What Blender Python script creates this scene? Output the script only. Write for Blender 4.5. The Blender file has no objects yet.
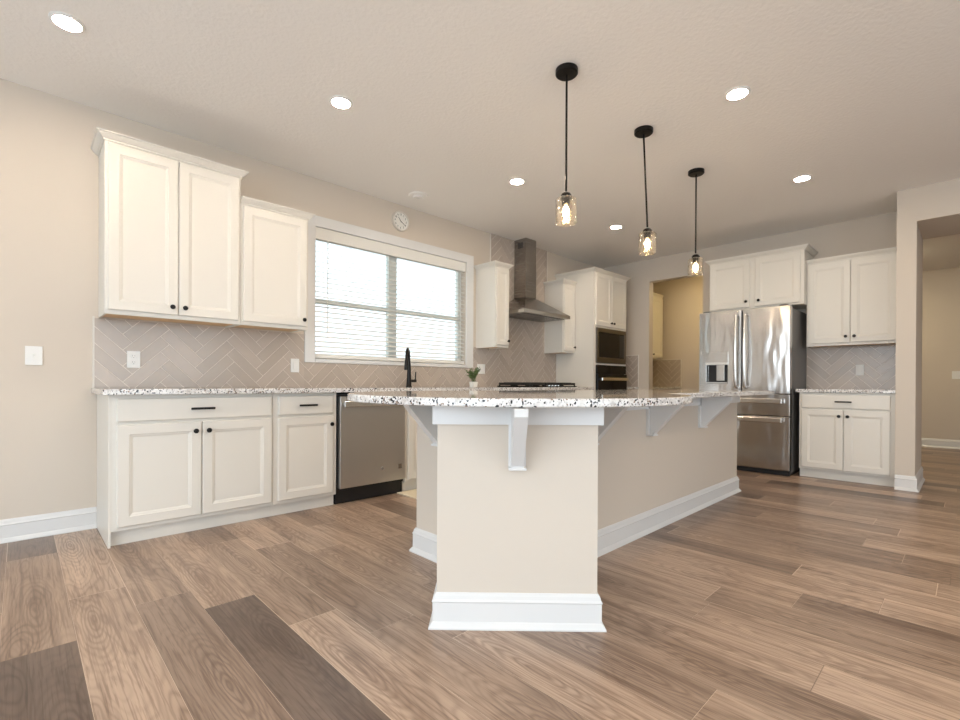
import bpy, bmesh, math, random
from mathutils import Vector, Matrix
random.seed(7)
S = bpy.context.scene
COL = S.collection
PI = math.pi

# ------------------------------------------------------------------ camera
F, YAW, ROLL, PITCH, CX, CY, CAMH = 474.963, 45.914, .285, -.173, 480.2, 384.415, .959
ya, pt, rl = math.radians(YAW), math.radians(PITCH), math.radians(ROLL)
Rv = Vector((math.sin(ya), -math.cos(ya), 0)); Dv = Vector((math.cos(ya), math.sin(ya), 0)); Uv = Vector((0, 0, 1))
D2 = Dv * math.cos(pt) + Uv * math.sin(pt); U2 = -Dv * math.sin(pt) + Uv * math.cos(pt)
cr = Rv * math.cos(rl) + U2 * math.sin(rl)
cu = -Rv * math.sin(rl) + U2 * math.cos(rl)
cd = bpy.data.cameras.new('camera'); cam = bpy.data.objects.new('camera', cd); COL.objects.link(cam)
m = Matrix((cr, cu, -D2)).transposed().to_4x4(); m.translation = Vector((0, 0, CAMH)); cam.matrix_world = m
cd.sensor_width = 36; cd.lens = F / 960 * 36
cd.shift_x = -(CX - 480) / 960; cd.shift_y = (CY - 360) / 960
cd.clip_start = .05
S.camera = cam

# ------------------------------------------------------------------ world, daylight, exposure
SKY, DAY, CAN, PEND, PANTRY, HALL = 1.38, 3.35, 185.0, 85.0, 48.0, 150.0
S.view_settings.view_transform = 'Standard'; S.view_settings.look = 'None'
S.view_settings.exposure = .52; S.view_settings.gamma = 1; S.view_settings.use_curve_mapping = False
w = bpy.data.worlds.new('sky'); S.world = w; w.use_nodes = True
bg = w.node_tree.nodes['Background']; bg.inputs[0].default_value = (.80, .91, 1, 1); bg.inputs[1].default_value = SKY
def portal(name, loc, rot, sx, sy, rad=None):
    l = bpy.data.lights.new(name, 'AREA'); l.shape = 'RECTANGLE'; l.size = sx; l.size_y = sy
    if rad is None: l.cycles.is_portal = True
    else: l.energy = rad * PI * sx * sy; l.color = (.78, .90, 1)
    o = bpy.data.objects.new(name, l); o.location = loc; o.rotation_euler = rot; COL.objects.link(o); return o
W, B, H = 3.988, 6.464, 2.74
REARX, RIGHTY, HALLX = -3.0, -3.6, 10.15
portal('daylight_sink', (2.734, W + .13, 1.74), (-PI / 2, 0, 0), 1.78, 1.15)
portal('daylight_rear', (REARX - .16, .4, 1.25), (0, -PI / 2, 0), 2.3, 4.4, DAY)
portal('daylight_right', (.9, RIGHTY - .16, 1.25), (PI / 2, 0, 0), 4.6, 2.3, DAY * .45)

# ------------------------------------------------------------------ materials
def mat(name, color=(.8, .8, .8), rough=.5, metal=0, spec=.5, coat=0):
    mt = bpy.data.materials.new(name); mt.use_nodes = True
    b = mt.node_tree.nodes['Principled BSDF']
    b.inputs['Base Color'].default_value = (*color, 1); b.inputs['Roughness'].default_value = rough
    b.inputs['Metallic'].default_value = metal; b.inputs['Specular IOR Level'].default_value = spec
    b.inputs['Coat Weight'].default_value = coat
    return mt
class NT:
    def __init__(s, mt): s.t = mt.node_tree; s.b = s.t.nodes.get('Principled BSDF')
    def n(s, typ, **kw):
        nd = s.t.nodes.new(typ)
        for k, v in kw.items(): setattr(nd, k, v)
        return nd
    def l(s, a, b): s.t.links.new(a, b)
    def val(s, x, sock):
        if isinstance(x, (int, float)): sock.default_value = x
        else: s.l(x, sock)
    def math(s, op, a, b=0, c=None):
        nd = s.n('ShaderNodeMath', operation=op); s.val(a, nd.inputs[0]); s.val(b, nd.inputs[1])
        if c is not None: s.val(c, nd.inputs[2])
        return nd.outputs[0]
    def coord(s, scale=(1, 1, 1), kind='Object'):
        tc = s.n('ShaderNodeTexCoord'); mp = s.n('ShaderNodeMapping'); mp.inputs['Scale'].default_value = scale
        s.l(tc.outputs[kind], mp.inputs[0]); return mp.outputs[0]
    def noise(s, vec, scale, detail=4, rough=.5, dist=0):
        nd = s.n('ShaderNodeTexNoise'); nd.inputs['Scale'].default_value = scale; nd.inputs['Detail'].default_value = detail
        nd.inputs['Roughness'].default_value = rough; nd.inputs['Distortion'].default_value = dist
        s.l(vec, nd.inputs['Vector']); return nd.outputs['Fac']
    def ramp(s, fac, stops, interp='LINEAR'):
        r = s.n('ShaderNodeValToRGB'); r.color_ramp.interpolation = interp
        e = r.color_ramp.elements
        while len(e) < len(stops): e.new(.5)
        for i, (p, c) in enumerate(stops):
            e[i].position = p; e[i].color = (*c, 1) if len(c) == 3 else c
        s.l(fac, r.inputs[0]); return r.outputs[0]
    def mix(s, fac, a, b, blend='MIX'):
        nd = s.n('ShaderNodeMix', data_type='RGBA', blend_type=blend)
        s.val(fac, nd.inputs[0])
        for x, k in ((a, 6), (b, 7)):
            if isinstance(x, tuple): nd.inputs[k].default_value = (*x, 1)
            else: s.l(x, nd.inputs[k])
        return nd.outputs[2]
    def bump(s, h, strength, dist):
        nd = s.n('ShaderNodeBump'); nd.inputs['Strength'].default_value = strength; nd.inputs['Distance'].default_value = dist
        s.l(h, nd.inputs['Height']); s.l(nd.outputs[0], s.b.inputs['Normal'])

def paint(name, color, rough=.6, scale=220, bs=.12, dist=.002):
    mt = mat(name, color, rough, spec=.3); t = NT(mt); t.bump(t.noise(t.coord(), scale, 3), bs, dist); return mt

M_wall = paint('greige_wall_paint', (.65, .58, .50), .65)
M_ceil = paint('ceiling_knockdown', (.91, .885, .855), .8, 42, .5, .006)
M_trim = mat('white_trim_paint', (.73, .73, .725), .35)
M_cab = mat('cream_cabinet_paint', (.75, .72, .66), .38)
M_wood = mat('raw_cabinet_wood', (.72, .50, .29), .6)
M_black = mat('matte_black_metal', (.012, .011, .010), .35, .6)
M_blackp = mat('black_plastic', (.012, .012, .013), .45)
M_glassb = mat('black_glass', (.008, .008, .009), .08, 0, .22)
M_plate = mat('white_plastic', (.82, .82, .80), .35)
M_slot = mat('dark_slot', (.05, .05, .05), .6)
M_slat = mat('blind_slat_white', (.80, .79, .75), .45)
M_vinyl = mat('window_vinyl', (.80, .82, .78), .4)
M_iron = mat('cast_iron', (.015, .015, .015), .6)
M_pot = mat('white_ceramic', (.85, .84, .8), .3)
M_leaf = mat('leaf_green', (.16, .24, .08), .5)
M_stem = mat('stem_green', (.12, .15, .05), .6)
M_soil = mat('soil', (.05, .035, .02), .9)
M_grout = mat('grout', (.76, .70, .63), .8)
M_edge = mat('tile_edge_trim', (.74, .70, .64), .4)
M_mat = paint('cream_woven_mat', (.74, .66, .50), .9, 160, .6, .004)
M_clockrim = mat('clock_rim', (.72, .68, .62), .3, .3)
M_clockface = mat('clock_face', (.85, .83, .78), .5)
M_ink = mat('black_ink', (.02, .02, .02), .6)
M_gray = mat('fridge_side_gray', (.17, .165, .16), .45, .2)
M_ground = paint('pale_bounce_ground', (.58, .53, .47), .9, 30, .5, .03)  # unseen ground outside, kept pale and neutral to bounce light onto the ceiling

def tile_mat():
    mt = mat('glazed_taupe_tile', (.4, .34, .3), .22); t = NT(mt)
    rnd = t.n('ShaderNodeNewGeometry').outputs['Random Per Island']
    c = t.ramp(rnd, [(0, (.45, .385, .33)), (1, (.52, .445, .385))])
    t.l(c, t.b.inputs['Base Color']); t.bump(t.noise(t.coord(), 9, 2), .08, .01); return mt
M_tile = tile_mat()

def steel(name, color, rough, wave=0, stretch=(200, 200, 3), aniso=0):
    mt = mat(name, color, rough, 1); t = NT(mt)
    n1 = t.noise(t.coord(stretch), 1.0, 3)
    rr = t.math('MULTIPLY_ADD', n1, .10, rough - .05); t.l(rr, t.b.inputs['Roughness'])
    if wave:
        n2 = t.noise(t.coord((5, 5, 1.3)), 1.0, 2); t.bump(n2, wave, .05)
    return mt
M_steel = steel('brushed_steel', (.56, .55, .53), .24, .0, (3, 3, 220))
M_fridge = steel('fridge_steel', (.60, .58, .56), .19, .30, (260, 260, 2))
M_hood = steel('hood_steel', (.36, .34, .32), .26, 0, (3, 3, 220))
M_dw = steel('dishwasher_steel', (.63, .63, .625), .36, .04, (260, 260, 2))
M_bar = mat('bright_steel_bar', (.82, .81, .79), .22, 1)
M_bronze = mat('dark_steel_frame', (.17, .155, .135), .35, 1)

def granite():
    mt = mat('speckled_white_granite', (.8, .8, .8), .045, 0, .5); t = NT(mt); c = t.coord()
    n = t.noise(c, 26, 5, .6)
    base = t.ramp(n, [(.25, (.44, .40, .37)), (.42, (.72, .70, .68)), (.6, (.82, .81, .80))])
    v = t.n('ShaderNodeTexVoronoi'); v.inputs['Scale'].default_value = 150; t.l(c, v.inputs['Vector'])
    rgb = t.n('ShaderNodeSeparateColor'); t.l(v.outputs['Color'], rgb.inputs[0])
    n2 = t.noise(c, 13, 3)
    s = t.math('ADD', rgb.outputs[0], t.math('MULTIPLY', n2, .55))
    m1 = t.ramp(s, [(0, (0, 0, 0)), (1.0, (0, 0, 0))])
    dark = t.math('GREATER_THAN', s, 1.15)
    brown = t.math('GREATER_THAN', t.math('ADD', rgb.outputs[1], t.math('MULTIPLY', n2, .4)), 1.15)
    gry = t.math('GREATER_THAN', rgb.outputs[2], .80)
    c1 = t.mix(t.math('MULTIPLY', gry, .45), base, (.34, .33, .335))
    c2 = t.mix(brown, c1, (.30, .22, .17)); c3 = t.mix(dark, c2, (.035, .035, .04))
    t.l(c3, t.b.inputs['Base Color']); return mt
M_granite = granite()

def floor_mat():
    mt = mat('oak_plank_floor', (.4, .3, .2), .32); t = NT(mt)
    tc = t.n('ShaderNodeTexCoord'); sp = t.n('ShaderNodeSeparateXYZ'); t.l(tc.outputs['Object'], sp.inputs[0])
    X, Y = sp.outputs[0], sp.outputs[1]
    PW, PL = .203, 1.25
    u = t.math('DIVIDE', t.math('ADD', X, 4.06 - .355), PW)
    iu = t.math('FLOOR', u); fu = t.math('FRACT', u)
    wn = t.n('ShaderNodeTexWhiteNoise', noise_dimensions='1D'); t.l(iu, wn.inputs['W'])
    v = t.math('ADD', t.math('DIVIDE', Y, PL), t.math('MULTIPLY', wn.outputs['Value'], 7.0))
    iv = t.math('FLOOR', v); fv = t.math('FRACT', v)
    cb = t.n('ShaderNodeCombineXYZ'); t.l(iu, cb.inputs[0]); t.l(iv, cb.inputs[1])
    wn2 = t.n('ShaderNodeTexWhiteNoise', noise_dimensions='2D'); t.l(cb.outputs[0], wn2.inputs['Vector'])
    rnd = wn2.outputs['Value']; rc = t.n('ShaderNodeSeparateColor'); t.l(wn2.outputs['Color'], rc.inputs[0])
    gx = t.math('ADD', X, t.math('MULTIPLY', rnd, 37.0)); gy = t.math('ADD', Y, t.math('MULTIPLY', rc.outputs[1], 53.0))
    def gvec(sx, sy, sz=9.0):
        c_ = t.n('ShaderNodeCombineXYZ'); t.l(t.math('MULTIPLY', gx, sx), c_.inputs[0]); t.l(t.math('MULTIPLY', gy, sy), c_.inputs[1]); t.l(t.math('MULTIPLY', rnd, sz), c_.inputs[2]); return c_.outputs[0]
    field = t.noise(gvec(6.0, 1.15), 1.0, 2, .45, .15)
    streak = t.noise(gvec(30.0, .8, 5.0), 1.0, 3, .55, .2)
    fine = t.noise(gvec(120.0, 3.4, 3.0), 1.0, 5, .62, .3)
    rings = t.math('SINE', t.math('MULTIPLY', field, 120.0))
    rings = t.math('MULTIPLY_ADD', rings, .5, .5)
    tone = t.ramp(rnd, [(0, (.165, .117, .090)), (.22, (.275, .195, .146)), (.55, (.385, .277, .204)), (1, (.52, .385, .289))])
    dk = t.mix(1.0, tone, (.50, .44, .41), 'MULTIPLY'); lt = t.mix(1.0, tone, (1.28, 1.28, 1.28), 'MULTIPLY')
    heart = t.ramp(field, [(.47, (0, 0, 0)), (.64, (1, 1, 1))])
    st_ = t.ramp(streak, [(.30, (1, 1, 1)), (.47, (0, 0, 0))])
    sl_ = t.ramp(streak, [(.52, (0, 0, 0)), (.70, (1, 1, 1))])
    c = t.mix(t.math('MULTIPLY', st_, .65), tone, dk)
    c = t.mix(t.math('MULTIPLY', sl_, .6), c, lt)
    c = t.mix(t.math('MULTIPLY', heart, .4), c, dk)
    rw = t.math('MULTIPLY_ADD', heart, .40, .16)
    c = t.mix(t.math('MULTIPLY', t.math('POWER', rings, 2.5), rw), c, t.mix(1.0, dk, (.8, .8, .8), 'MULTIPLY'))
    fn = t.ramp(fine, [(.40, (1, 1, 1)), (.50, (0, 0, 0))])
    c = t.mix(t.math('MULTIPLY', fn, .72), c, t.mix(1.0, c, (.56, .50, .47), 'MULTIPLY'))
    hx_ = t.math('MULTIPLY', t.math('ADD', t.math('SUBTRACT', fu, .5), t.math('MULTIPLY_ADD', rc.outputs[0], .44, -.22)), PW * 30)
    hy_ = t.math('MULTIPLY', t.math('SUBTRACT', fv, t.math('MULTIPLY_ADD', rc.outputs[2], .6, .2)), PL * 5.0)
    rr = t.math('SQRT', t.math('ADD', t.math('MULTIPLY', hx_, hx_), t.math('MULTIPLY', hy_, hy_)))
    rr = t.math('ADD', rr, t.math('MULTIPLY', t.noise(gvec(16.0, 3.0, 2.0), 1.0, 3), 1.1))
    core = t.ramp(rr, [(.35, (1, 1, 1)), (1.0, (0, 0, 0))]) 
    wide = t.ramp(t.math('MULTIPLY', rr, .25), [(.30, (1, 1, 1)), (.95, (0, 0, 0))])
    arcs = t.math('POWER', t.math('MULTIPLY_ADD', t.math('SINE', t.math('MULTIPLY', rr, 19.0)), .5, .5), 1.8)
    c = t.mix(t.math('MULTIPLY', t.math('MULTIPLY', arcs, wide), .55), c, t.mix(1.0, dk, (.78, .76, .75), 'MULTIPLY'))
    c = t.mix(t.math('MULTIPLY', core, .50), c, t.mix(1.0, dk, (.85, .83, .82), 'MULTIPLY'))
    kv = t.n('ShaderNodeTexVoronoi'); t.l(gvec(2.6, .9, 0.0), kv.inputs['Vector']); kv.inputs['Scale'].default_value = 1
    kn = t.ramp(kv.outputs['Distance'], [(.015, (1, 1, 1)), (.10, (0, 0, 0))])
    c = t.mix(t.math('MULTIPLY', kn, .6), c, (.13, .085, .06))
    # seams: some dark joints, others painted pale as light glints on the bevels
    e1 = t.math('MINIMUM', fu, t.math('SUBTRACT', 1.0, fu)); e2 = t.math('MINIMUM', fv, t.math('SUBTRACT', 1.0, fv))
    s1 = t.math('LESS_THAN', e1, .0065); s2 = t.math('LESS_THAN', e2, .0011)
    seam = t.math('MAXIMUM', s1, s2)
    light = t.math('GREATER_THAN', rc.outputs[2], .45)
    sc = t.mix(light, (.16, .105, .075), (.66, .52, .40))
    c = t.mix(t.math('MULTIPLY', seam, .8), c, sc)
    t.l(c, t.b.inputs['Base Color'])
    t.l(t.math('MULTIPLY_ADD', fine, .16, .24), t.b.inputs['Roughness'])
    t.bump(t.math('ADD', t.math('MULTIPLY', fine, .35), t.math('MULTIPLY', seam, -1.0)), .12, .003)
    return mt
M_floor = floor_mat()

def emit(name, color, st):
    mt = bpy.data.materials.new(name); mt.use_nodes = True; t = mt.node_tree; t.nodes.clear()
    e = t.nodes.new('ShaderNodeEmission'); e.inputs[0].default_value = (*color, 1); e.inputs[1].default_value = st
    o = t.nodes.new('ShaderNodeOutputMaterial'); t.links.new(e.outputs[0], o.inputs[0]); return mt
def clear_glass(name, tint, gloss, rough=.03, bumpy=0):
    mt = bpy.data.materials.new(name); mt.use_nodes = True; t = mt.node_tree; t.nodes.clear()
    tr = t.nodes.new('ShaderNodeBsdfTransparent'); tr.inputs[0].default_value = (*tint, 1)
    gl = t.nodes.new('ShaderNodeBsdfGlossy'); gl.inputs['Roughness'].default_value = rough
    lw = t.nodes.new('ShaderNodeLayerWeight'); lw.inputs[0].default_value = gloss
    mx = t.nodes.new('ShaderNodeMixShader'); o = t.nodes.new('ShaderNodeOutputMaterial')
    t.links.new(lw.outputs['Facing' if bumpy else 'Fresnel'], mx.inputs[0]); t.links.new(tr.outputs[0], mx.inputs[1]); t.links.new(gl.outputs[0], mx.inputs[2]); t.links.new(mx.outputs[0], o.inputs[0])
    if bumpy:
        tc = t.nodes.new('ShaderNodeTexCoord'); v = t.nodes.new('ShaderNodeTexVoronoi'); v.inputs['Scale'].default_value = 48
        b = t.nodes.new('ShaderNodeBump'); b.inputs['Strength'].default_value = bumpy; b.inputs['Distance'].default_value = .01
        t.links.new(tc.outputs['Object'], v.inputs['Vector']); t.links.new(v.outputs['Distance'], b.inputs['Height']); t.links.new(b.outputs[0], gl.inputs['Normal']); t.links.new(b.outputs[0], lw.inputs['Normal'])
    return mt
M_pane = clear_glass('window_glass', (.96, .98, .97), .12)
M_shade = clear_glass('seeded_glass', (.97, .94, .89), .30, .15, .22)
M_can = emit('warm_downlight', (1, .82, .62), CAN)
M_fil = emit('warm_filament', (1, .70, .38), PEND)
M_pantry = emit('pantry_bulb', (1, .74, .32), PANTRY)
M_hall = emit('hall_fill', (1, .84, .56), HALL)

# ------------------------------------------------------------------ mesh helpers
class MB:
    def __init__(s): s.v = []; s.f = []
    def add(s, vs, fs):
        o = len(s.v); s.v += [tuple(p) for p in vs]; s.f += [tuple(i + o for i in f) for f in fs]; return s
    def box(s, x0, x1, y0, y1, z0, z1):
        return s.add([(x0, y0, z0), (x1, y0, z0), (x1, y1, z0), (x0, y1, z0), (x0, y0, z1), (x1, y0, z1), (x1, y1, z1), (x0, y1, z1)],
                     [(0, 3, 2, 1), (4, 5, 6, 7), (0, 1, 5, 4), (1, 2, 6, 5), (2, 3, 7, 6), (3, 0, 4, 7)])
    def prism(s, pts, z0, z1):            # horizontal polygon (ccw) extruded in z
        n = len(pts)
        return s.add([(x, y, z0) for x, y in pts] + [(x, y, z1) for x, y in pts],
                     [tuple(range(n - 1, -1, -1)), tuple(range(n, 2 * n))] + [(i, (i + 1) % n, n + (i + 1) % n, n + i) for i in range(n)])
    def prism_x(s, pts, x0, x1):          # (y,z) polygon extruded in x
        n = len(pts)
        return s.add([(x0, a, b) for a, b in pts] + [(x1, a, b) for a, b in pts],
                     [tuple(range(n - 1, -1, -1)), tuple(range(n, 2 * n))] + [(i, (i + 1) % n, n + (i + 1) % n, n + i) for i in range(n)])
    def lathe(s, prof, n=24, c=(0, 0, 0), axis='z', ring=False):   # prof: (r, t)
        vs = []; fs = []
        for r, tt in prof:
            for k in range(n):
                a = 2 * PI * k / n; x, y = r * math.cos(a), r * math.sin(a)
                p = {'z': (x, y, tt), 'y': (x, tt, -y), 'x': (tt, x, y)}[axis]
                vs.append((p[0] + c[0], p[1] + c[1], p[2] + c[2]))
        for j in range(len(prof) - 1):
            for k in range(n):
                a, b = j * n + k, j * n + (k + 1) % n; fs.append((a, b, b + n, a + n))
        if ring:
            j = len(prof) - 1
            for k in range(n): fs.append((j * n + k, j * n + (k + 1) % n, (k + 1) % n, k))
            return s.add(vs, fs)
        if prof[0][0] > 0: fs.append(tuple(range(n - 1, -1, -1)))
        if prof[-1][0] > 0: fs.append(tuple(range((len(prof) - 1) * n, len(prof) * n)))
        return s.add(vs, fs)
    def tube(s, pts, rads, n=12):
        pts = [Vector(p) for p in pts]
        if not isinstance(rads, (list, tuple)): rads = [rads] * len(pts)
        vs = []; fs = []; up = None
        for i, p in enumerate(pts):
            d = (pts[min(i + 1, len(pts) - 1)] - pts[max(i - 1, 0)]).normalized()
            if up is None: up = d.orthogonal().normalized()
            up = (up - d * up.dot(d)).normalized(); sd = d.cross(up)
            for k in range(n):
                a = 2 * PI * k / n; vs.append(p + (up * math.cos(a) + sd * math.sin(a)) * rads[i])
        for i in range(len(pts) - 1):
            for k in range(n):
                a, b = i * n + k, i * n + (k + 1) % n; fs.append((a, b, b + n, a + n))
        fs.append(tuple(range(n - 1, -1, -1))); fs.append(tuple(range((len(pts) - 1) * n, len(pts) * n)))
        return s.add(vs, fs)
    def sweep(s, path, prof, z=0, closed=False):   # prof: (outward, z); outward = right of travel
        P = [Vector(p) for p in path]; n = len(P); k = len(prof); vs = []; fs = []
        for i, p in enumerate(P):
            def nrm(a, b): d = (b - a).normalized(); return Vector((d.y, -d.x))
            if closed: n1, n2 = nrm(P[i - 1], p), nrm(p, P[(i + 1) % n])
            else:
                n1 = nrm(P[i - 1], p) if i else nrm(p, P[1]); n2 = nrm(p, P[i + 1]) if i < n - 1 else n1
            mt = (n1 + n2).normalized(); mt = mt / max(.3, mt.dot(n1))
            for o, zz in prof: vs.append((p.x + mt.x * o, p.y + mt.y * o, z + zz))
        for i in range(n if closed else n - 1):
            j = (i + 1) % n
            for q in range(k):
                r = (q + 1) % k; fs.append((i * k + q, j * k + q, j * k + r, i * k + r))
        if not closed: fs += [tuple(range(k)), tuple(range((n - 1) * k + k - 1, (n - 1) * k - 1, -1))]
        return s.add(vs, fs)
    def obj(s, name, mt, parent=None, bevel=0, seg=2, smooth=False, loc=None, rotz=0):
        me = bpy.data.meshes.new(name); me.from_pydata(s.v, [], s.f); me.update()
        bm = bmesh.new(); bm.from_mesh(me); bmesh.ops.recalc_face_normals(bm, faces=bm.faces); bm.to_mesh(me); bm.free()
        me.materials.append(mt)
        o = bpy.data.objects.new(name, me); COL.objects.link(o)
        if parent: o.parent = parent
        if loc: o.location = loc
        o.rotation_euler.z = rotz
        if smooth:
            for p in me.polygons: p.use_smooth = True
            me.set_sharp_from_angle(angle=math.radians(38))
        if bevel:
            b = o.modifiers.new('bevel', 'BEVEL'); b.width = bevel; b.segments = seg; b.limit_method = 'ANGLE'; b.angle_limit = math.radians(40)
        return o
def bx(*a): return MB().box(*a)
def tag(o, label, cat, group=None):
    o['label'] = label; o['category'] = cat
    if group: o['group'] = group
    return o
def thing(name, label, cat, loc, rotz=0, group=None):
    o = bpy.data.objects.new(name, None); COL.objects.link(o); o.empty_display_size = .1
    o.location = loc; o.rotation_euler = (0, 0, rotz); return tag(o, label, cat, group)
def struct(name, mb, mt, **k):
    o = mb.obj(name, mt, **k); o['kind'] = 'structure'; return o
def copy_tree(o, parent=None):
    c = o.copy(); COL.objects.link(c)
    if parent: c.parent = parent
    for ch in o.children: copy_tree(ch, c)
    return c

BASEP = [(0, 0), (.030, 0), (.030, .006), (.019, .022), (.015, .026), (.015, .098), (.018, .104), (.013, .112), (.010, .124), (.004, .135), (0, .135)]
CROWNP = [(0, 0), (.008, 0), (.008, .010), (.014, .012), (.028, .026), (.034, .034), (.034, .037), (.042, .039), (.042, .048), (0, .048)]

# ------------------------------------------------------------------ room shell
WT = .15
WX0, WX1, WZ0, WZ1 = 1.843, 3.625, 1.165, 2.318      # sink window opening
struct('floor', bx(REARX - WT, HALLX + WT, RIGHTY - WT, W + WT, -.06, 0), M_floor)
struct('ceiling', bx(REARX - WT, HALLX + WT, RIGHTY - WT, W + WT, H, H + .1), M_ceil)
XL1 = 8.0
mb = MB()
mb.box(REARX - WT, WX0, W, W + WT, 0, H).box(WX1, HALLX + WT, W, W + WT, 0, H).box(WX0, WX1, W, W + WT, 0, WZ0).box(WX0, WX1, W, W + WT, WZ1, H)
struct('wall_left', mb, M_wall)
PY0, PY1, PZ = 2.462, 3.206, 2.42                     # doorway into the pantry
mb = MB()
mb.box(B, B + .12, .482, PY0, 0, H).box(B, B + .12, PY1, W, 0, H).box(B, B + .12, PY0, PY1, PZ, H)
struct('wall_back', mb, M_wall)
CXF, OY = 5.80, .345                                  # deep cased opening right of the kitchen run
mb = MB()
mb.box(CXF, B + .12, OY, .482, 0, H).box(CXF, B + .12, -1.75, OY, 2.437, H).box(CXF, B + .12, RIGHTY, -1.75, 0, H)
struct('wall_right', mb, M_wall)
ry0, ry1, rz0, rz1 = -1.8, 2.6, .1, 2.4
mb = MB()
mb.box(REARX - WT, REARX, RIGHTY, ry0, 0, H).box(REARX - WT, REARX, ry1, W, 0, H).box(REARX - WT, REARX, ry0, ry1, 0, rz0).box(REARX - WT, REARX, ry0, ry1, rz1, H)
struct('wall_rear', mb, M_wall)
sx0, sx1 = -1.4, 3.2
mb = MB()
mb.box(REARX - WT, sx0, RIGHTY - WT, RIGHTY, 0, H).box(sx1, HALLX + WT, RIGHTY - WT, RIGHTY, 0, H).box(sx0, sx1, RIGHTY - WT, RIGHTY, 0, rz0).box(sx0, sx1, RIGHTY - WT, RIGHTY, rz1, H)
struct('wall_front', mb, M_wall)
struct('wall_pantry_back', bx(XL1, XL1 + .12, 2.0, W, 0, H), M_wall)
struct('wall_pantry_right', bx(B + .12, XL1 + .12, 1.9, 2.0, 0, H), M_wall)
struct('wall_hall_back', bx(HALLX, HALLX + WT, RIGHTY, W, 0, H), M_wall)
# frames of the windows behind the camera
mb = MB()
for k in range(5):
    y = ry0 + (ry1 - ry0) * k / 4; mb.box(REARX - .12, REARX - .03, max(ry0, y - .05), min(ry1, y + .05), rz0, rz1)
mb.box(REARX - .12, REARX - .03, ry0, ry1, rz0, rz0 + .07).box(REARX - .12, REARX - .03, ry0, ry1, rz1 - .07, rz1)
struct('window_2', mb, M_trim)
mb = MB()
for k in range(4):
    x = sx0 + (sx1 - sx0) * k / 3; mb.box(max(sx0, x - .05), min(sx1, x + .05), RIGHTY - .12, RIGHTY - .03, rz0, rz1)
mb.box(sx0, sx1, RIGHTY - .12, RIGHTY - .03, rz0, rz0 + .07).box(sx0, sx1, RIGHTY - .12, RIGHTY - .03, rz1 - .07, rz1)
struct('window_3', mb, M_trim)
struct('ground', bx(-30, 30, -30, 34, -.3, -.2), M_ground)
# baseboards
struct('baseboard_left', MB().sweep([(REARX, W), (.361, W)], BASEP), M_trim)
struct('baseboard_right', MB().sweep([(CXF, .50), (CXF, OY), (B + .12, OY)][::1] and [(CXF, .482), (CXF, OY), (B + .12, OY)], BASEP), M_trim)
struct('baseboard_right_far', MB().sweep([(B + .12, -1.75), (CXF, -1.75), (CXF, RIGHTY)], BASEP), M_trim)
struct('baseboard_hall', MB().sweep([(HALLX, 1.9), (HALLX, RIGHTY)], BASEP), M_trim)

# sink window: casing, sashes, glass
mb = MB()
cw = .092
mb.box(WX0 - cw, WX0, W - .022, W, WZ0 - .035, WZ1 + cw).box(WX1, WX1 + .105, W - .022, W, WZ0 - .035, WZ1 + cw)
mb.box(WX0, WX1, W - .022, W, WZ1, WZ1 + cw).box(WX0, WX1, W - .022, W, WZ0 - .035, WZ0)
win = struct('window_1', mb, M_trim, bevel=.003)
mb = MB(); fy0, fy1 = W + .075, W + .125
xm = (WX0 + WX1) / 2 - .035
mb.box(WX0, WX0 + .045, fy0, fy1, WZ0, WZ1).box(WX1 - .045, WX1, fy0, fy1, WZ0, WZ1).box(xm - .048, xm + .048, fy0, fy1, WZ0, WZ1)
for a, b in ((WX0 + .045, xm - .048), (xm + .048, WX1 - .045)):
    mb.box(a, b, fy0, fy1, WZ0, WZ0 + .05).box(a, b, fy0, fy1, WZ1 - .05, WZ1).box(a, b, fy0 - .01, fy1, 1.665, 1.705)
mb.obj('sash_frame', M_vinyl, win)
for a, b in ((WX0 + .045, xm - .048), (xm + .048, WX1 - .045)):
    for z0, z1 in ((WZ0 + .05, 1.665), (1.705, WZ1 - .05)):
        bx(a, b, fy0 + .02, fy0 + .024, z0, z1).obj('pane', M_pane, win)

# ------------------------------------------------------------------ small hardware
def knob(parent, x, y, z):
    return MB().lathe([(.0055, 0), (.005, -.012), (.011, -.015), (.0155, -.020), (.0155, -.024), (.012, -.029), (0, -.030)][::-1], 16, (x, y, z), 'y').obj('knob', M_black, parent, smooth=True)
def pull(parent, x, y, z, L=.135):
    mb = MB().box(x - L / 2, x + L / 2, y - .034, y - .024, z - .007, z + .007)
    for s in (-1, 1): mb.box(x + s * (L / 2 - .014) - .005, x + s * (L / 2 - .014) + .005, y - .026, y, z - .005, z + .005)
    return mb.obj('pull', M_black, parent, bevel=.002)
def panel_rings(x0, z0, w, h, yb, rings):
    vs = []; fs = []
    for ins, y in rings:
        vs += [(x0 + ins, y, z0 + ins), (x0 + w - ins, y, z0 + ins), (x0 + w - ins, y, z0 + h - ins), (x0 + ins, y, z0 + h - ins)]
    n = len(rings)
    fs.append((3, 2, 1, 0))
    for i in range(n - 1):
        for k in range(4):
            a, b = i * 4 + k, i * 4 + (k + 1) % 4; fs.append((a, b, b + 4, a + 4))
    fs.append(tuple(range(4 * n - 4, 4 * n)))
    return MB().add(vs, fs)
T = .02
def door(parent, x0, z0, w, h, kn=None, mt=None, st=.056):
    r = [(0, 0), (0, -T + .004), (.004, -T), (st, -T), (st + .003, -T + .003), (st + .009, -T + .004), (st + .018, -T + .008)]
    o = panel_rings(x0, z0, w, h, 0, r).obj('door', mt or M_cab, parent)
    if kn: knob(o, kn[0], -T, kn[1])
    return o
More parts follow.
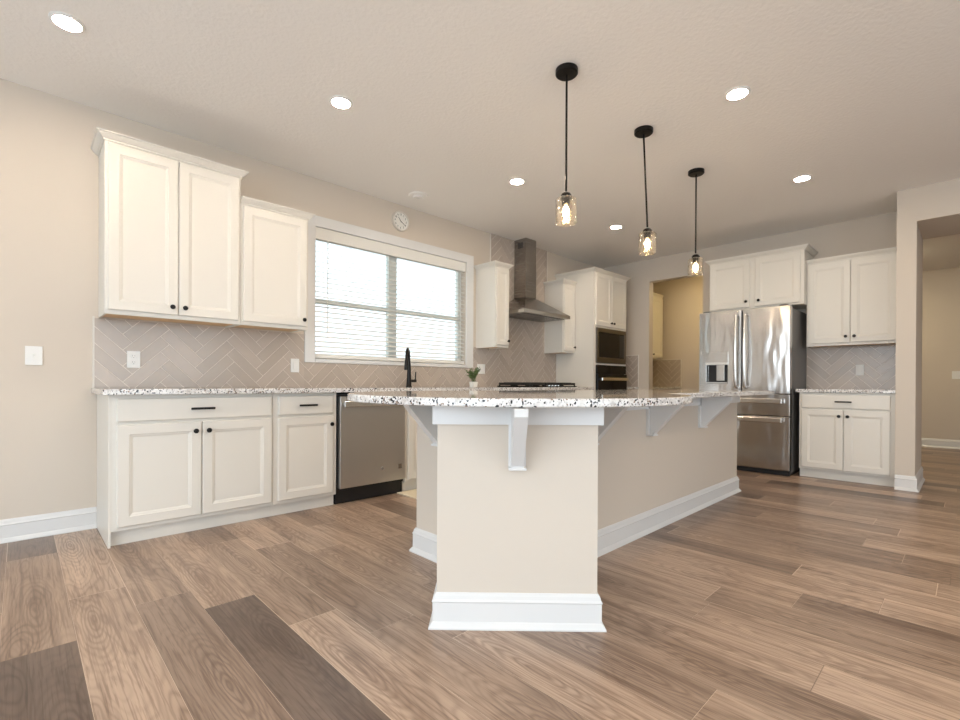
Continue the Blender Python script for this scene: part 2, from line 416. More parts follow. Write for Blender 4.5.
def drawer(parent, x0, z0, w, h, pl=True, mt=None):
    o = panel_rings(x0, z0, w, h, 0, [(0, 0), (0, -T + .005), (.003, -T + .001), (.008, -T)]).obj('drawer', mt or M_cab, parent)
    if pl: pull(o, x0 + w / 2, -T, z0 + h / 2)
    return o
def carcass(parent, w, d, h, kick=0, recess=.04):
    bx(0, w, 0, d, kick, h).obj('body', M_cab, parent, bevel=.0015)
    if kick: bx(.0, w, recess, d, 0, kick).obj('toe_kick', M_cab, parent)
def upper_carcass(parent, w, d, h, lip=.014):
    mb = bx(0, w, 0, d, lip, h); mb.box(0, w, 0, .02, 0, lip).box(0, .012, .02, d, 0, lip).box(w - .012, w, .02, d, 0, lip)
    mb.obj('body', M_cab, parent)
    bx(.012, w - .012, .02, d, lip - .004, lip).obj('bottom_panel', M_wood, parent)
def crown(parent, path, z, k=1.0):
    MB().sweep(path, [(a * k, b) for a, b in CROWNP], z).obj('crown_molding', M_cab, parent)

FY = 3.43; G = .001
# ------------------------------------------------------------------ window-wall base run
t = thing('base_cabinet', 'wide cream base cabinet with two doors under one long drawer, leftmost in the room', 'cabinet', (.374, FY, 0))
w_, d_ = 1.282 - .374, W - FY - G
carcass(t, w_, d_, .879, .088)
bx(-.012, 0, -.001, d_, 0, .879).obj('end_panel', M_cab, t)
dw = (w_ - .027 - .012 - .006) / 2
drawer(t, .027, .722, w_ - .039, .135)
door(t, .027, .112, dw, .592, (.027 + dw - .035, .648))
door(t, .027 + dw + .006, .112, dw, .592, (.027 + dw + .006 + .033, .648))

t = thing('base_cabinet', 'narrow cream base cabinet with one door and one drawer, left of the dishwasher', 'cabinet', (1.283, FY, 0))
w_ = 1.765 - 1.283
carcass(t, w_, d_, .879, .088)
drawer(t, .034, .722, w_ - .066, .135)
door(t, .034, .112, w_ - .066, .592, (w_ - .032 - .02, .640))

# dishwasher
t = thing('dishwasher', 'stainless steel dishwasher with a long top bar handle under the granite counter', 'dishwasher', (1.772, FY, 0))
w_ = .632
bx(.004, w_ - .004, .012, d_ - .02, .10, .868).obj('tub', M_blackp, t)
dp = bx(.012, w_ - .012, -.030, .010, .128, .848).obj('door', M_dw, t, bevel=.004)
mb = MB().box(.03, w_ - .03, -.075, -.052, .765, .812)
for x in (.06, w_ - .06): mb.box(x - .012, x + .012, -.054, -.03, .778, .798)
hb = mb.obj('handle', M_bar, dp, bevel=.004)
MB().lathe([(.013, -.0315), (.013, -.0298)], 20, (w_ * .62, 0, .245), 'y').obj('badge', M_bar, dp)
bx(w_ * .875, w_ * .925, -.0312, -.0298, .225, .262).obj('label_sticker', M_hood, dp)
bx(.004, w_ - .004, .03, .06, .002, .120).obj('toe_kick', M_blackp, t)

# sink base and neighbours
t = thing('base_cabinet', 'cream sink base cabinet right of the dishwasher, beside the island end', 'cabinet', (2.412, FY, 0))
w_ = 3.34 - 2.412
carcass(t, w_, d_, .879, .088)
dw = (w_ - .054 - .006) / 2
drawer(t, .027, .722, w_ - .054, .135, False)
door(t, .027, .112, dw, .592, (.027 + dw - .035, .648)); door(t, .027 + dw + .006, .112, dw, .592, (.027 + dw + .041, .648))
for nm, x0, x1 in (('cream drawer base cabinet behind the island between sink and cooktop', 3.341, 4.07), ('cream drawer base cabinet under the black cooktop', 4.071, 5.309)):
    t = thing('base_cabinet', nm, 'cabinet', (x0, FY, 0)); w_ = x1 - x0
    carcass(t, w_, d_, .879, .088)
    for z0, hh in ((.112, .29), (.42, .27), (.722, .135)): drawer(t, .027, z0, w_ - .054, hh)
t = thing('base_cabinet', 'slim cream corner base cabinet between oven tower and back wall', 'cabinet', (6.138, FY, 0))
w_ = B - G - 6.138
carcass(t, w_, d_, .879, .088); door(t, .027, .112, w_ - .054, .745, None)

CZ0, CZ1 = .880, .914
tag(bx(.332, 5.310, 3.372, W - G, CZ0, CZ1).obj('countertop', M_granite, bevel=.003), 'long speckled granite countertop along the window wall', 'countertop')
tag(bx(6.138, B - G, 3.357, W - G, CZ0, CZ1).obj('countertop', M_granite, bevel=.003), 'short granite countertop in the corner right of the oven tower', 'countertop')

# ------------------------------------------------------------------ herringbone tile
def herring(regions, to3d, tw=.076, n=4, gap=.0046, origin=(0, 0)):
    mb = MB(); c45 = math.sqrt(.5)
    def clip(poly, ax, lim, sign):
        out = []
        for i in range(len(poly)):
            a, b = poly[i - 1], poly[i]; da, db = sign * (a[ax] - lim), sign * (b[ax] - lim)
            if (da >= 0) != (db >= 0):
                tt = da / (da - db); out.append((a[0] + (b[0] - a[0]) * tt, a[1] + (b[1] - a[1]) * tt))
            if db >= 0: out.append(b)
        return out
    for (u0, u1, v0, v1) in regions:
        R = int(max(u1 - u0, v1 - v0) / tw) + 14
        cu_, cv_ = (u0 + u1) / 2 - origin[0], (v0 + v1) / 2 - origin[1]
        # local lattice coords of region centre
        a0 = (cu_ * c45 + cv_ * c45) / tw; b0 = (-cu_ * c45 + cv_ * c45) / tw
        # position = k*(1,1)+m*(n,-n)
        k0 = int((a0 + b0) / 2); m0 = int((a0 - b0) / (2 * n))
        for k in range(k0 - R, k0 + R):
            for m_ in range(m0 - R // n - 2, m0 + R // n + 2):
                ox, oy = k + m_ * n, k - m_ * n
                for (p, q, r, s_) in ((ox, oy, ox + n, oy + 1), (ox + n, oy - n + 1, ox + n + 1, oy + 1)):
                    g = gap / tw / 2
                    poly = [(p + g, q + g), (r - g, q + g), (r - g, s_ - g), (p + g, s_ - g)]
                    poly = [((x * c45 - y * c45) * tw + origin[0], (x * c45 + y * c45) * tw + origin[1]) for x, y in poly]
                    if max(x for x, y in poly) < u0 or min(x for x, y in poly) > u1 or max(y for x, y in poly) < v0 or min(y for x, y in poly) > v1: continue
                    for ax, lim, sg in ((0, u0, 1), (0, u1, -1), (1, v0, 1), (1, v1, -1)):
                        if len(poly) >= 3: poly = clip(poly, ax, lim, sg)
                    if len(poly) < 3: continue
                    nn = len(poly)
                    mb.add([to3d(x, y, .0105) for x, y in poly] + [to3d(x, y, .008) for x, y in poly],
                           [tuple(range(nn))] + [(i, (i + 1) % nn, nn + (i + 1) % nn, nn + i) for i in range(nn)])
    return mb
def backsplash(label, regions, to3d, edges, origin=(0, 0), group=None):
    g = MB()
    for u0, u1, v0, v1 in regions:
        P = [to3d(u0, v0, G), to3d(u1, v1, .0082)]
        lo = [min(a, b) for a, b in zip(*P)]; hi = [max(a, b) for a, b in zip(*P)]
        g.box(lo[0], hi[0], lo[1], hi[1], lo[2], hi[2])
    root = tag(g.obj('tile_backsplash', M_grout), label, 'backsplash', group)
    herring(regions, to3d, origin=origin).obj('tile', M_tile, root)
    if edges:
        for u0, u1, v0, v1 in edges:
            P = [to3d(u0, v0, G), to3d(u1, v1, .012)]
            lo = [min(a, b) for a, b in zip(*P)]; hi = [max(a, b) for a, b in zip(*P)]
            bx(lo[0], hi[0], lo[1], hi[1], lo[2], hi[2]).obj('edge_trim', M_edge, root)
    return root
left3 = lambda u, v, o: (u, W - o, v)
TB = CZ1 + .001; TT = 1.371
backsplash('taupe herringbone tile backsplash running along the window wall', [(.348, WX0 - cw - .001, TB, TT), (WX0 - cw - .001, WX1 + .106, TB, WZ0 - .037), (WX1 + .106, 5.310, TB, TT), (4.020, 5.094, TT, H - .001)],
           left3, [(.338, .348, TB, TT + .012), (4.010, 4.020, TT, H - .001), (5.094, 5.104, TT, H - .001)], (.55, .9))
back3 = lambda u, v, o: (B - o, u, v)
backsplash('small taupe tile patch on the back wall right of the oven tower', [(3.367, W - .012, TB, TT)], back3, [(3.357, 3.367, TB, TT + .01), (3.367, W - .012, TT, TT + .01)], (3.5, 1))
backsplash('taupe tile backsplash above the counter right of the fridge', [(.484, 1.30, TB, TT)], back3, None, (.7, .9))

# ------------------------------------------------------------------ uppers on the window wall
UY = 3.678
t = thing('wall_cabinet', 'tall cream double-door wall cabinet with crown molding, leftmost of the wall cabinets', 'cabinet', (.368, UY, 1.373))
w_, d_, h_ = 1.143 - .368, W - UY - G, 2.430 - 1.373
upper_carcass(t, w_, d_, h_)
dw = (w_ - .03 - .004) / 2
door(t, .015, .026, dw, h_ - .04, (.015 + dw - .035, .075)); door(t, .019 + dw, .026, dw, h_ - .04, (.019 + dw + .033, .075))
crown(t, [(0, d_), (0, 0), (w_, 0), (w_, d_)], h_)
t = thing('wall_cabinet', 'cream single-door wall cabinet beside the left side of the window', 'cabinet', (1.145, UY, 1.373))
w_, h_ = 1.645 - 1.145, 2.248 - 1.373
upper_carcass(t, w_, d_, h_); door(t, .015, .026, w_ - .03, h_ - .04, (w_ - .042, .075))
crown(t, [(0, 0), (w_, 0), (w_, d_)], h_)
t = thing('wall_cabinet', 'slim cream wall cabinet between window and range hood', 'cabinet', (3.785, UY, 1.36))
w_, h_ = 4.008 - 3.785, 2.26 - 1.36
upper_carcass(t, w_, d_, h_); door(t, .012, .026, w_ - .024, h_ - .04, (w_ - .035, .075), st=.045)
crown(t, [(0, d_), (0, 0), (w_, 0), (w_, d_)], h_, .9)
t = thing('wall_cabinet', 'slim cream wall cabinet between range hood and oven tower', 'cabinet', (5.045, UY, 1.36))
w_ = 5.310 - 5.045
upper_carcass(t, w_, d_, h_); door(t, .012, .026, w_ - .024, h_ - .04, (w_ - .045, .075), st=.045)
crown(t, [(0, d_), (0, 0), (w_, 0)], h_, .9)

# oven tower
TY = 3.385
t = thing('oven_cabinet', 'tall cream cabinet tower holding the built-in microwave and wall oven', 'cabinet', (5.312, TY, 0))
w_, d_, h_ = 6.137 - 5.312, W - TY - G, 2.402
mb = MB()
mb.box(0, w_, 0, d_, 1.69, h_).box(0, .05, 0, d_, .088, 1.69).box(w_ - .03, w_, 0, d_, .088, 1.69).box(.05, w_ - .03, d_ - .02, d_, .088, 1.69)
mb.box(.05, w_ - .03, 0, d_ - .02, .088, .48).box(.05, w_ - .03, 0, d_ - .02, 1.205, 1.228)
mb.obj('body', M_cab, t)
bx(0, w_, .02, d_, 0, .088).obj('toe_kick', M_cab, t)
dw = (w_ - .06 - .006) / 2
door(t, .03, 1.715, dw, .69, (.03 + dw - .03, 1.765)); door(t, .036 + dw, 1.715, dw, .69, (.036 + dw + .03, 1.765))
drawer(t, .03, .112, w_ - .06, .34)
crown(t, [(0, d_), (0, 0), (w_, 0), (w_, d_)], h_, 1.0)
def local(name, label, cat, loc, rz=0): return thing(name, label, cat, loc, rz)
ax0, ax1 = 5.312 + .052, 6.137 - .032
t = thing('microwave', 'built-in black glass microwave with dark steel frame above the oven', 'microwave', (ax0, TY, 1.229)); w_ = ax1 - ax0; h_ = 1.689 - 1.229
bx(.01, w_ - .01, .004, .40, .004, h_ - .004).obj('body', M_blackp, t)
mb = MB().box(0, w_, -.018, .003, 0, .075).box(0, w_, -.018, .003, h_ - .055, h_).box(0, .05, -.018, .003, .075, h_ - .055).box(w_ - .05, w_, -.018, .003, .075, h_ - .055)
mb.obj('trim_frame', M_bronze, t, bevel=.002)
bx(.05, w_ - .05, -.012, .003, .075, h_ - .055).obj('glass_door', M_glassb, t)
bx(w_ - .17, w_ - .055, -.0135, -.0125, .085, h_ - .065).obj('control_panel', M_blackp, t)
t = thing('wall_oven', 'black glass wall oven with a steel bar handle below the microwave', 'oven', (ax0, TY, .481)); h_ = 1.204 - .481
bx(.01, w_ - .01, .004, .5, .004, h_ - .004).obj('body', M_blackp, t)
bx(0, w_, -.02, .003, h_ - .115, h_ - .002).obj('control_panel', M_glassb, t, bevel=.002)
dd = bx(0, w_, -.035, .003, .01, h_ - .12).obj('door', M_glassb, t, bevel=.003)
mb = MB().box(.03, w_ - .03, -.085, -.065, h_ - .205, h_ - .165)
for x in (.07, w_ - .07): mb.box(x - .01, x + .01, -.067, -.033, h_ - .195, h_ - .175)
mb.obj('handle', M_bar, dd, bevel=.005)

# range hood
t = thing('range_hood', 'stainless chimney range hood above the cooktop on the tiled wall', 'range hood', (4.53, W - .012, 1.765))
hx0, hx1, hy = -.45, .435, -(W - .012 - 3.505)
c0, c1, cy0 = -.095, .10, -(W - .012 - 3.787)
mb = MB()
mb.add([(hx0, 0, .04), (hx1, 0, .04), (hx1, hy, .04), (hx0, hy, .04), (c0, 0, .25), (c1, 0, .25), (c1, cy0, .25), (c0, cy0, .25)],
       [(0, 1, 5, 4), (1, 2, 6, 5), (2, 3, 7, 6), (3, 0, 4, 7), (4, 5, 6, 7), (0, 3, 2, 1)])
mb.obj('canopy', M_hood, t, bevel=.003)
bx(hx0, hx1, hy, 0, 0, .04).obj('rim', M_steel, t, bevel=.002)
ch = bx(c0, c1, cy0, 0, .25, H - .002 - 1.765).obj('chimney', M_hood, t, bevel=.002)
bx(c0 - .002, c1 + .002, cy0 - .002, 0, .25, .60).obj('lower_sleeve', M_hood, t, bevel=.002)
mb = MB()
for k in range(6): mb.box(c0 - .003, c0 + .001, cy0 + .05 + .0, -.06, .86 + k * .012, .867 + k * .012)
mb.obj('vent_slots', M_slot, ch)
mb = MB()
for a, b in ((hx0 + .04, -.01), (.0, hx1 - .04)):
    for k in range(18):
        x = a + (b - a) * k / 18; mb.box(x, x + (b - a) / 36, hy + .06, -.06, -.006, .002)
mb.obj('grease_filter', M_steel, t)

# cooktop
t = thing('cooktop', 'black gas cooktop with cast iron grates on the counter below the hood', 'cooktop', (4.535, 3.67, CZ1 + G))
bx(-.455, .455, -.25, .25, 0, .012).obj('base_plate', M_glassb, t, bevel=.003)
for gx in (-.30, 0, .30):
    mb = MB(); g0, g1 = gx - .143, gx + .143
    for y in (-.235, .221): mb.box(g0, g1, y, y + .014, .022, .050)
    for x in (g0, g1 - .014): mb.box(x, x + .014, -.221, .221, .022, .050)
    for y in (-.15, -.075, 0, .075, .15): mb.box(g0, g1, y - .006, y + .006, .030, .054)
    for x in (gx - .05, gx + .05): mb.box(x - .006, x + .006, -.235, .235, .030, .0535)
    for x in (g0, g1 - .014):
        for y in (-.235, .221): mb.box(x, x + .014, y, y + .014, .012, .024)
    mb.obj('grate', M_iron, t, bevel=.0015)
for bx_, by_ in ((-.30, -.11), (-.30, .12), (0, .03), (.30, -.11), (.30, .12)):
    MB().lathe([(.045, .012), (.045, .022), (.034, .024), (.034, .03), (0, .031)], 20, (bx_, by_, 0)).obj('burner', M_iron, t, smooth=True)
for k in range(5):
    MB().lathe([(.018, .012), (.017, .032), (0, .033)], 16, (-.12 + k * .06, -.215 + .0, 0)).obj('knob', M_bar, t, smooth=True)

# faucet
t = thing('faucet', 'matte black pull-down kitchen faucet in front of the sink window', 'faucet', (2.752, 3.85, CZ1 + G))
MB().lathe([(.030, 0), (.030, .006), (.026, .012), (.023, .06), (.017, .20), (.0145, .26)], 20).obj('body', M_black, t, smooth=True)
dx, dy = -.707, -.707; R_ = .075; pts = [(0, 0, .255)]
for k in range(13):
    a = PI * k / 12; o = R_ * (1 - math.cos(a)); pts.append((dx * o, dy * o, .27 + R_ * 1.35 * math.sin(a)))
MB().tube(pts, .0125, 14).obj('spout', M_black, t, smooth=True)
e = pts[-1]
MB().tube([(e[0], e[1], .272), (e[0], e[1], .245), (e[0], e[1], .165)], [.0135, .018, .021], 16).obj('spray_head', M_black, t, smooth=True)
MB().tube([(.018, -.004, .062), (.075, -.016, .062)], .014, 14).obj('handle_hub', M_black, t, smooth=True)
MB().tube([(.066, -.014, .066), (.072, -.014, .15)], [.007, .0055], 10).obj('lever', M_black, t, smooth=True)

# potted plant
t = thing('potted_plant', 'small leafy green plant in a square white pot on the counter by the window', 'plant', (3.39, 3.60, CZ1 + G))
mb = MB().add([(-.034, -.034, 0), (.034, -.034, 0), (.034, .034, 0), (-.034, .034, 0), (-.040, -.040, .065), (.040, -.040, .065), (.040, .040, .065), (-.040, .040, .065),
               (-.035, -.035, .065), (.035, -.035, .065), (.035, .035, .065), (-.035, .035, .065), (-.034, -.034, .052), (.034, -.034, .052), (.034, .034, .052), (-.034, .034, .052)],
              [(0, 3, 2, 1), (0, 1, 5, 4), (1, 2, 6, 5), (2, 3, 7, 6), (3, 0, 4, 7), (4, 5, 9, 8), (5, 6, 10, 9), (6, 7, 11, 10), (7, 4, 8, 11), (8, 9, 13, 12), (9, 10, 14, 13), (10, 11, 15, 14), (11, 8, 12, 15)])
mb.obj('pot', M_pot, t)
bx(-.0338, .0338, -.0338, .0338, .048, .054).obj('soil', M_soil, t)
st = MB(); lf = MB()
for k in range(34):
    a = random.uniform(0, 2 * PI); o = random.uniform(.03, .115); hh = random.uniform(.12, .25)
    p0 = Vector((random.uniform(-.02, .02), random.uniform(-.02, .02), .052)); p2 = Vector((math.cos(a) * o, math.sin(a) * o, hh)); p1 = (p0 + p2) / 2 + Vector((0, 0, .02))
    st.tube([p0, p1, p2], .0016, 5)
    for j in range(12):
        tt = random.uniform(.35, 1); c = p0.lerp(p2, tt) + Vector((0, 0, .02 * (1 - abs(2 * tt - 1))))
        b = random.uniform(0, 2 * PI); el = random.uniform(-.3, .8); L = random.uniform(.022, .036)
        d = Vector((math.cos(b) * math.cos(el), math.sin(b) * math.cos(el), math.sin(el))); s_ = d.cross(Vector((0, 0, 1))).normalized() * L * .34; u_ = s_.cross(d).normalized() * L * .08
        lf.add([c, c + d * L * .45 + s_ + u_, c + d * L, c + d * L * .45 - s_ + u_, c + d * L * .5 - u_], [(0, 1, 4), (1, 2, 4), (2, 3, 4), (3, 0, 4)])
st.obj('stems', M_stem, t); lf.obj('foliage', M_leaf, t)
t.scale = (.80, .80, .86)

# blind
t = thing('window_blind', 'white slatted window blind lowered over the sink window', 'blind', (0, W, WZ0))
t.location = ((WX0 + WX1) / 2, W + .035, WZ0 + .002); hw = (WX1 - WX0) / 2 - .006
bx(-hw, hw, -.042, .012, 1.047, 1.150).obj('valance', M_slat, t, bevel=.004)
bx(-hw + .004, hw - .004, -.028, .026, .004, .040).obj('bottom_rail', M_slat, t, bevel=.004)
mb = MB(); n = 23
for k in range(n):
    z = .062 + k * (1.035 - .062) / (n - 1)
    tl = .0088
    mb.add([(-hw, -.026, z - tl), (hw, -.026, z - tl), (hw, 0, z + .002), (-hw, 0, z + .002), (hw, .026, z + tl), (-hw, .026, z + tl)] +
           [(-hw, -.026, z - tl + .003), (hw, -.026, z - tl + .003), (hw, 0, z + .005), (-hw, 0, z + .005), (hw, .026, z + tl + .003), (-hw, .026, z + tl + .003)],
           [(0, 3, 2, 1), (3, 5, 4, 2), (6, 7, 8, 9), (9, 8, 10, 11), (0, 1, 7, 6), (5, 11, 10, 4), (0, 6, 9, 3), (3, 9, 11, 5), (1, 2, 8, 7), (2, 4, 10, 8)])
mb.obj('slats', M_slat, t)
for x in (-.55, .42): 
    mb = MB().tube([(x, -.030, .03), (x, -.030, 1.05)], .0016, 6); mb.tube([(x, .030, .03), (x, .030, 1.05)], .0016, 6); mb.obj('ladder_cord', M_slat, t)
MB().tube([(-hw + .115, -.040, 1.05), (-hw + .115, -.042, .18)], .0045, 8).obj('tilt_wand', M_vinyl, t)
MB().tube([(hw - .07, -.036, 1.05), (hw - .07, -.036, .12)], .0022, 6).obj('lift_cord', M_slat, t)

# wall clock
t = thing('wall_clock', 'round white wall clock above the sink window', 'clock', (2.731, W - G, 2.573))
MB().lathe([(.098, 0), (.100, -.018), (.096, -.026), (.088, -.026), (.086, -.012)][::-1], 40, (0, 0, 0), 'y', True).obj('rim', M_clockrim, t, smooth=True)
MB().lathe([(.087, -.012), (.087, -.002)], 40, (0, 0, 0), 'y').obj('face', M_clockface, t)
vs = MB()
def text_into(mbx, s, size, cx_, cz_, y):
    c = bpy.data.curves.new('txt', 'FONT'); c.body = s; c.size = size; c.align_x = 'CENTER'; c.align_y = 'CENTER'; c.extrude = .0004
    o = bpy.data.objects.new('txt', c); COL.objects.link(o); bpy.context.view_layer.update()
    me = o.evaluated_get(bpy.context.evaluated_depsgraph_get()).to_mesh()
    mbx.add([(v.co.x + cx_, y - v.co.z, v.co.y + cz_) for v in me.vertices], [tuple(p.vertices) for p in me.polygons])
    bpy.data.objects.remove(o); bpy.data.curves.remove(c)
for k in range(1, 13):
    nm = MB(); a = PI / 2 - k * PI / 6; text_into(nm, str(k), .026, math.cos(a) * .066, math.sin(a) * .066, -.0128); nm.obj('numeral', M_ink, t)

def hand(ang, L, wd, y):
    a = PI / 2 - ang; d = Vector((math.cos(a), math.sin(a))); s_ = Vector((-d.y, d.x)) * wd
    P = [d * -.012 + s_, d * L + s_ * .6, d * L - s_ * .6, d * -.012 - s_]
    mb = MB().add([(p.x, y, p.y) for p in P] + [(p.x, y - .001, p.y) for p in P], [(0, 1, 2, 3), (7, 6, 5, 4), (0, 4, 5, 1), (1, 5, 6, 2), (2, 6, 7, 3), (3, 7, 4, 0)])
    mb.obj('hand', M_ink, t)
hand(-math.radians(38), .046, .0035, -.0145); hand(math.radians(124), .068, .0028, -.0165)

# ------------------------------------------------------------------ fridge wall (fronts face -X; local x runs to world -Y)
RZ = -PI / 2
t = thing('base_cabinet', 'cream base cabinet with two doors and one drawer right of the fridge', 'cabinet', (5.866, 1.247, 0), RZ)
w_, d_ = 1.247 - .485, B - G - 5.866
carcass(t, w_, d_, .879, .088)
dw = (w_ - .022 - .036 - .006) / 2
drawer(t, .022, .722, w_ - .058, .135)
door(t, .022, .108, dw, .598, (.022 + dw - .032, .645)); door(t, .028 + dw, .108, dw, .598, (.028 + dw + .032, .645))
tag(bx(5.834, B - G, .485, 1.275, CZ0, CZ1).obj('countertop', M_granite, bevel=.003), 'short granite countertop right of the fridge', 'countertop')
t = thing('wall_cabinet', 'cream double-door wall cabinet above the short counter right of the fridge', 'cabinet', (6.154, 1.246, 1.372), RZ)
w_, d_, h_ = 1.246 - .485, B - G - 6.154, 2.258 - 1.372
upper_carcass(t, w_, d_, h_); dw = (w_ - .034) / 2
door(t, .015, .026, dw, h_ - .04, (.015 + dw - .033, .088)); door(t, .019 + dw, .026, dw, h_ - .04, (.019 + dw + .033, .088))
crown(t, [(0, 0), (w_, 0)], h_, .8)
FX = 6.04
t = thing('wall_cabinet', 'deep cream double-door cabinet above the refrigerator', 'cabinet', (FX, 2.222, 1.828), RZ)
w_, d_, h_ = 2.222 - 1.248, B - G - FX, 2.408 - 1.828
bx(0, w_, 0, d_, 0, h_).obj('body', M_cab, t, bevel=.0015)
dw = (w_ - .05 - .05) / 2
door(t, .012, .02, dw, h_ - .035, (.012 + dw - .035, .085)); door(t, .012 + dw + .055, .02, dw, h_ - .035, (.067 + dw + .04, .085))
crown(t, [(0, d_), (0, 0), (w_, 0), (w_, d_)], h_)

t = thing('refrigerator', 'stainless French-door refrigerator with water dispenser and two freezer drawers', 'refrigerator', (5.714, 2.215, 0), RZ)
fw = .917; D_ = .085
bx(.006, fw - .006, D_ + .012, .735, .03, 1.765).obj('cabinet', M_gray, t, bevel=.004)
bx(.01, fw - .01, .04, .70, .003, .05).obj('base_grille', M_blackp, t)
zs0, zs1 = .862, 1.782; mid = fw / 2
def slab_front(name, x0, x1, z0, z1, hole=None):
    nx = 10; mb = MB(); vs = []; fs = []
    bow = lambda x: -.006 * (1 - ((2 * x - x0 - x1) / (x1 - x0)) ** 2)
    if not hole:
        xs = [x0 + (x1 - x0) * i / nx for i in range(nx + 1)]
        poly = [(x, bow(x)) for x in xs] + [(x1, D_), (x0, D_)]
        mb.prism(poly, z0, z1)
    else:
        h0, h1, k0, k1 = hole
        xs = sorted(set([x0 + (x1 - x0) * i / nx for i in range(nx + 1)] + [h0, h1]))
        zs = [z0, k0, k1, z1]
        idx = {}
        for i, x in enumerate(xs):
            for j, z in enumerate(zs): idx[i, j] = len(vs); vs.append((x, bow(x), z))
        for i in range(len(xs) - 1):
            for j in range(3):
                if j == 1 and xs[i] >= h0 - 1e-6 and xs[i + 1] <= h1 + 1e-6: continue
                fs.append((idx[i, j], idx[i + 1, j], idx[i + 1, j + 1], idx[i, j + 1]))
        o = len(vs); vs += [(x0, D_, z0), (x1, D_, z0), (x1, D_, z1), (x0, D_, z1)]
        fs.append((o, o + 3, o + 2, o + 1)); L_ = len(xs) - 1
        fs.append(tuple([idx[i, 0] for i in range(L_ + 1)][::-1] + [o, o + 1])); fs.append(tuple([idx[i, 3] for i in range(L_ + 1)] + [o + 2, o + 3]))
        fs.append((idx[0, 0], idx[0, 1], idx[0, 2], idx[0, 3], o + 3, o)); fs.append((idx[L_, 3], idx[L_, 2], idx[L_, 1], idx[L_, 0], o + 1, o + 2))
        ia = xs.index(h0); ib = xs.index(h1); yb = .05
        q = len(vs); vs += [(h0, yb, k0), (h1, yb, k0), (h1, yb, k1), (h0, yb, k1)]
        fs.append((q, q + 1, q + 2, q + 3))
        fs.append(tuple([idx[i, 1] for i in range(ia, ib + 1)] + [q + 1, q])); fs.append(tuple([idx[i, 2] for i in range(ib, ia - 1, -1)] + [q + 3, q + 2]))
        fs.append((idx[ia, 1], q, q + 3, idx[ia, 2])); fs.append((idx[ib, 1], idx[ib, 2], q + 2, q + 1))
        mb.add(vs, fs)
    return mb.obj(name, M_fridge, t, bevel=.004, smooth=False)
hx = (.085, .315, .965, 1.235)
ld = slab_front('door', .002, mid - .006, zs0, zs1, hx); ld['label'] = 'left fridge door with dispenser'
rd = slab_front('door', mid + .006, fw - .002, zs0, zs1)
d1 = slab_front('drawer', .002, fw - .002, .628, .855)
d2 = slab_front('drawer', .002, fw - .002, .062, .620)
dsp = bx(hx[0] - .006, hx[1] + .006, -.014, .003, hx[3] - .04, hx[3] + .085).obj('dispenser', M_fridge, ld, bevel=.003)
bx(hx[0] - .004, hx[1] + .004, -.022, -.0125, hx[3] - .055, hx[3] - .028).obj('dispenser_ledge', M_bar, ld)
bx(hx[0] + .004, hx[1] - .004, .044, .049, hx[2] + .018, hx[3] - .058).obj('dispenser_back', M_blackp, ld)
bx(hx[0] + .10, hx[0] + .19, .018, .0435, hx[2] + .03, hx[3] - .05).obj('dispenser_paddle', M_steel, ld, bevel=.006)
bx(hx[0], hx[1], -.018, .045, hx[2] + .001, hx[2] + .016).obj('drip_tray', M_steel, ld)
def bow_handle(parent, x):
    pts = [(x, -.012, .925), (x, -.055, .935)] + [(x, -.058 - .022 * math.sin(PI * k / 12), .95 + (1.70 - .95) * k / 12) for k in range(13)] + [(x, -.055, 1.715), (x, -.012, 1.725)]
    MB().tube(pts, [.013] + [.0145] * (len(pts) - 2) + [.013], 12).obj('handle', M_bar, parent, smooth=True)
bow_handle(ld, mid - .045); bow_handle(rd, mid + .045)
def bar_handle(parent, z):
    mb = MB().box(.10, fw - .06, -.075, -.048, z - .026, z + .026)
    for x in (.13, fw - .09): mb.box(x - .014, x + .014, -.050, -.006, z - .012, z + .012)
    mb.obj('handle', M_bar, parent, bevel=.006)
bar_handle(d1, .785); bar_handle(d2, .585)
for x in (.07, fw - .07): bx(x - .035, x + .035, .02, .14, 1.766, 1.80).obj('hinge_cover', M_gray, t, bevel=.004)

# ------------------------------------------------------------------ island
isl = thing('kitchen_island', 'large greige kitchen island with angled end panel and white brackets', 'island', (3.1, 1.83, 0))
IX0, IX1, IY0, IY1 = 1.622, 4.618, 1.455, 2.19; IH = .872
off = Vector(isl.location)
def I(mb):
    mb.v = [(x - off.x, y - off.y, z) for x, y, z in mb.v]; return mb
pq = lambda p, q: ((p + q) * math.sqrt(.5), (q - p) * math.sqrt(.5))
P0, P1, Q0 = -.197, .433, 1.867
# outline of body with the 45 degree end wing (counter-clockwise)
qa = (IX0 / math.sqrt(.5)) - P0   # q where the wing's left side meets x = IX0
A1 = pq(P0, 2 * IX0 * math.sqrt(.5) - P0); 
# left side p=P0 hits X=IX0: (p+q)/sqrt2 = IX0
ql = IX0 * math.sqrt(2) - P0; qr = IY0 * math.sqrt(2) + P1
outline = [pq(P0, Q0), pq(P1, Q0), pq(P1, qr), (IX1, IY0), (IX1, IY1), (IX0, IY1), pq(P0, ql)]
I(MB().prism(outline, 0, IH)).obj('body', M_wall, isl)
def ring(z, prof): return MB().sweep(outline, prof, z, True)
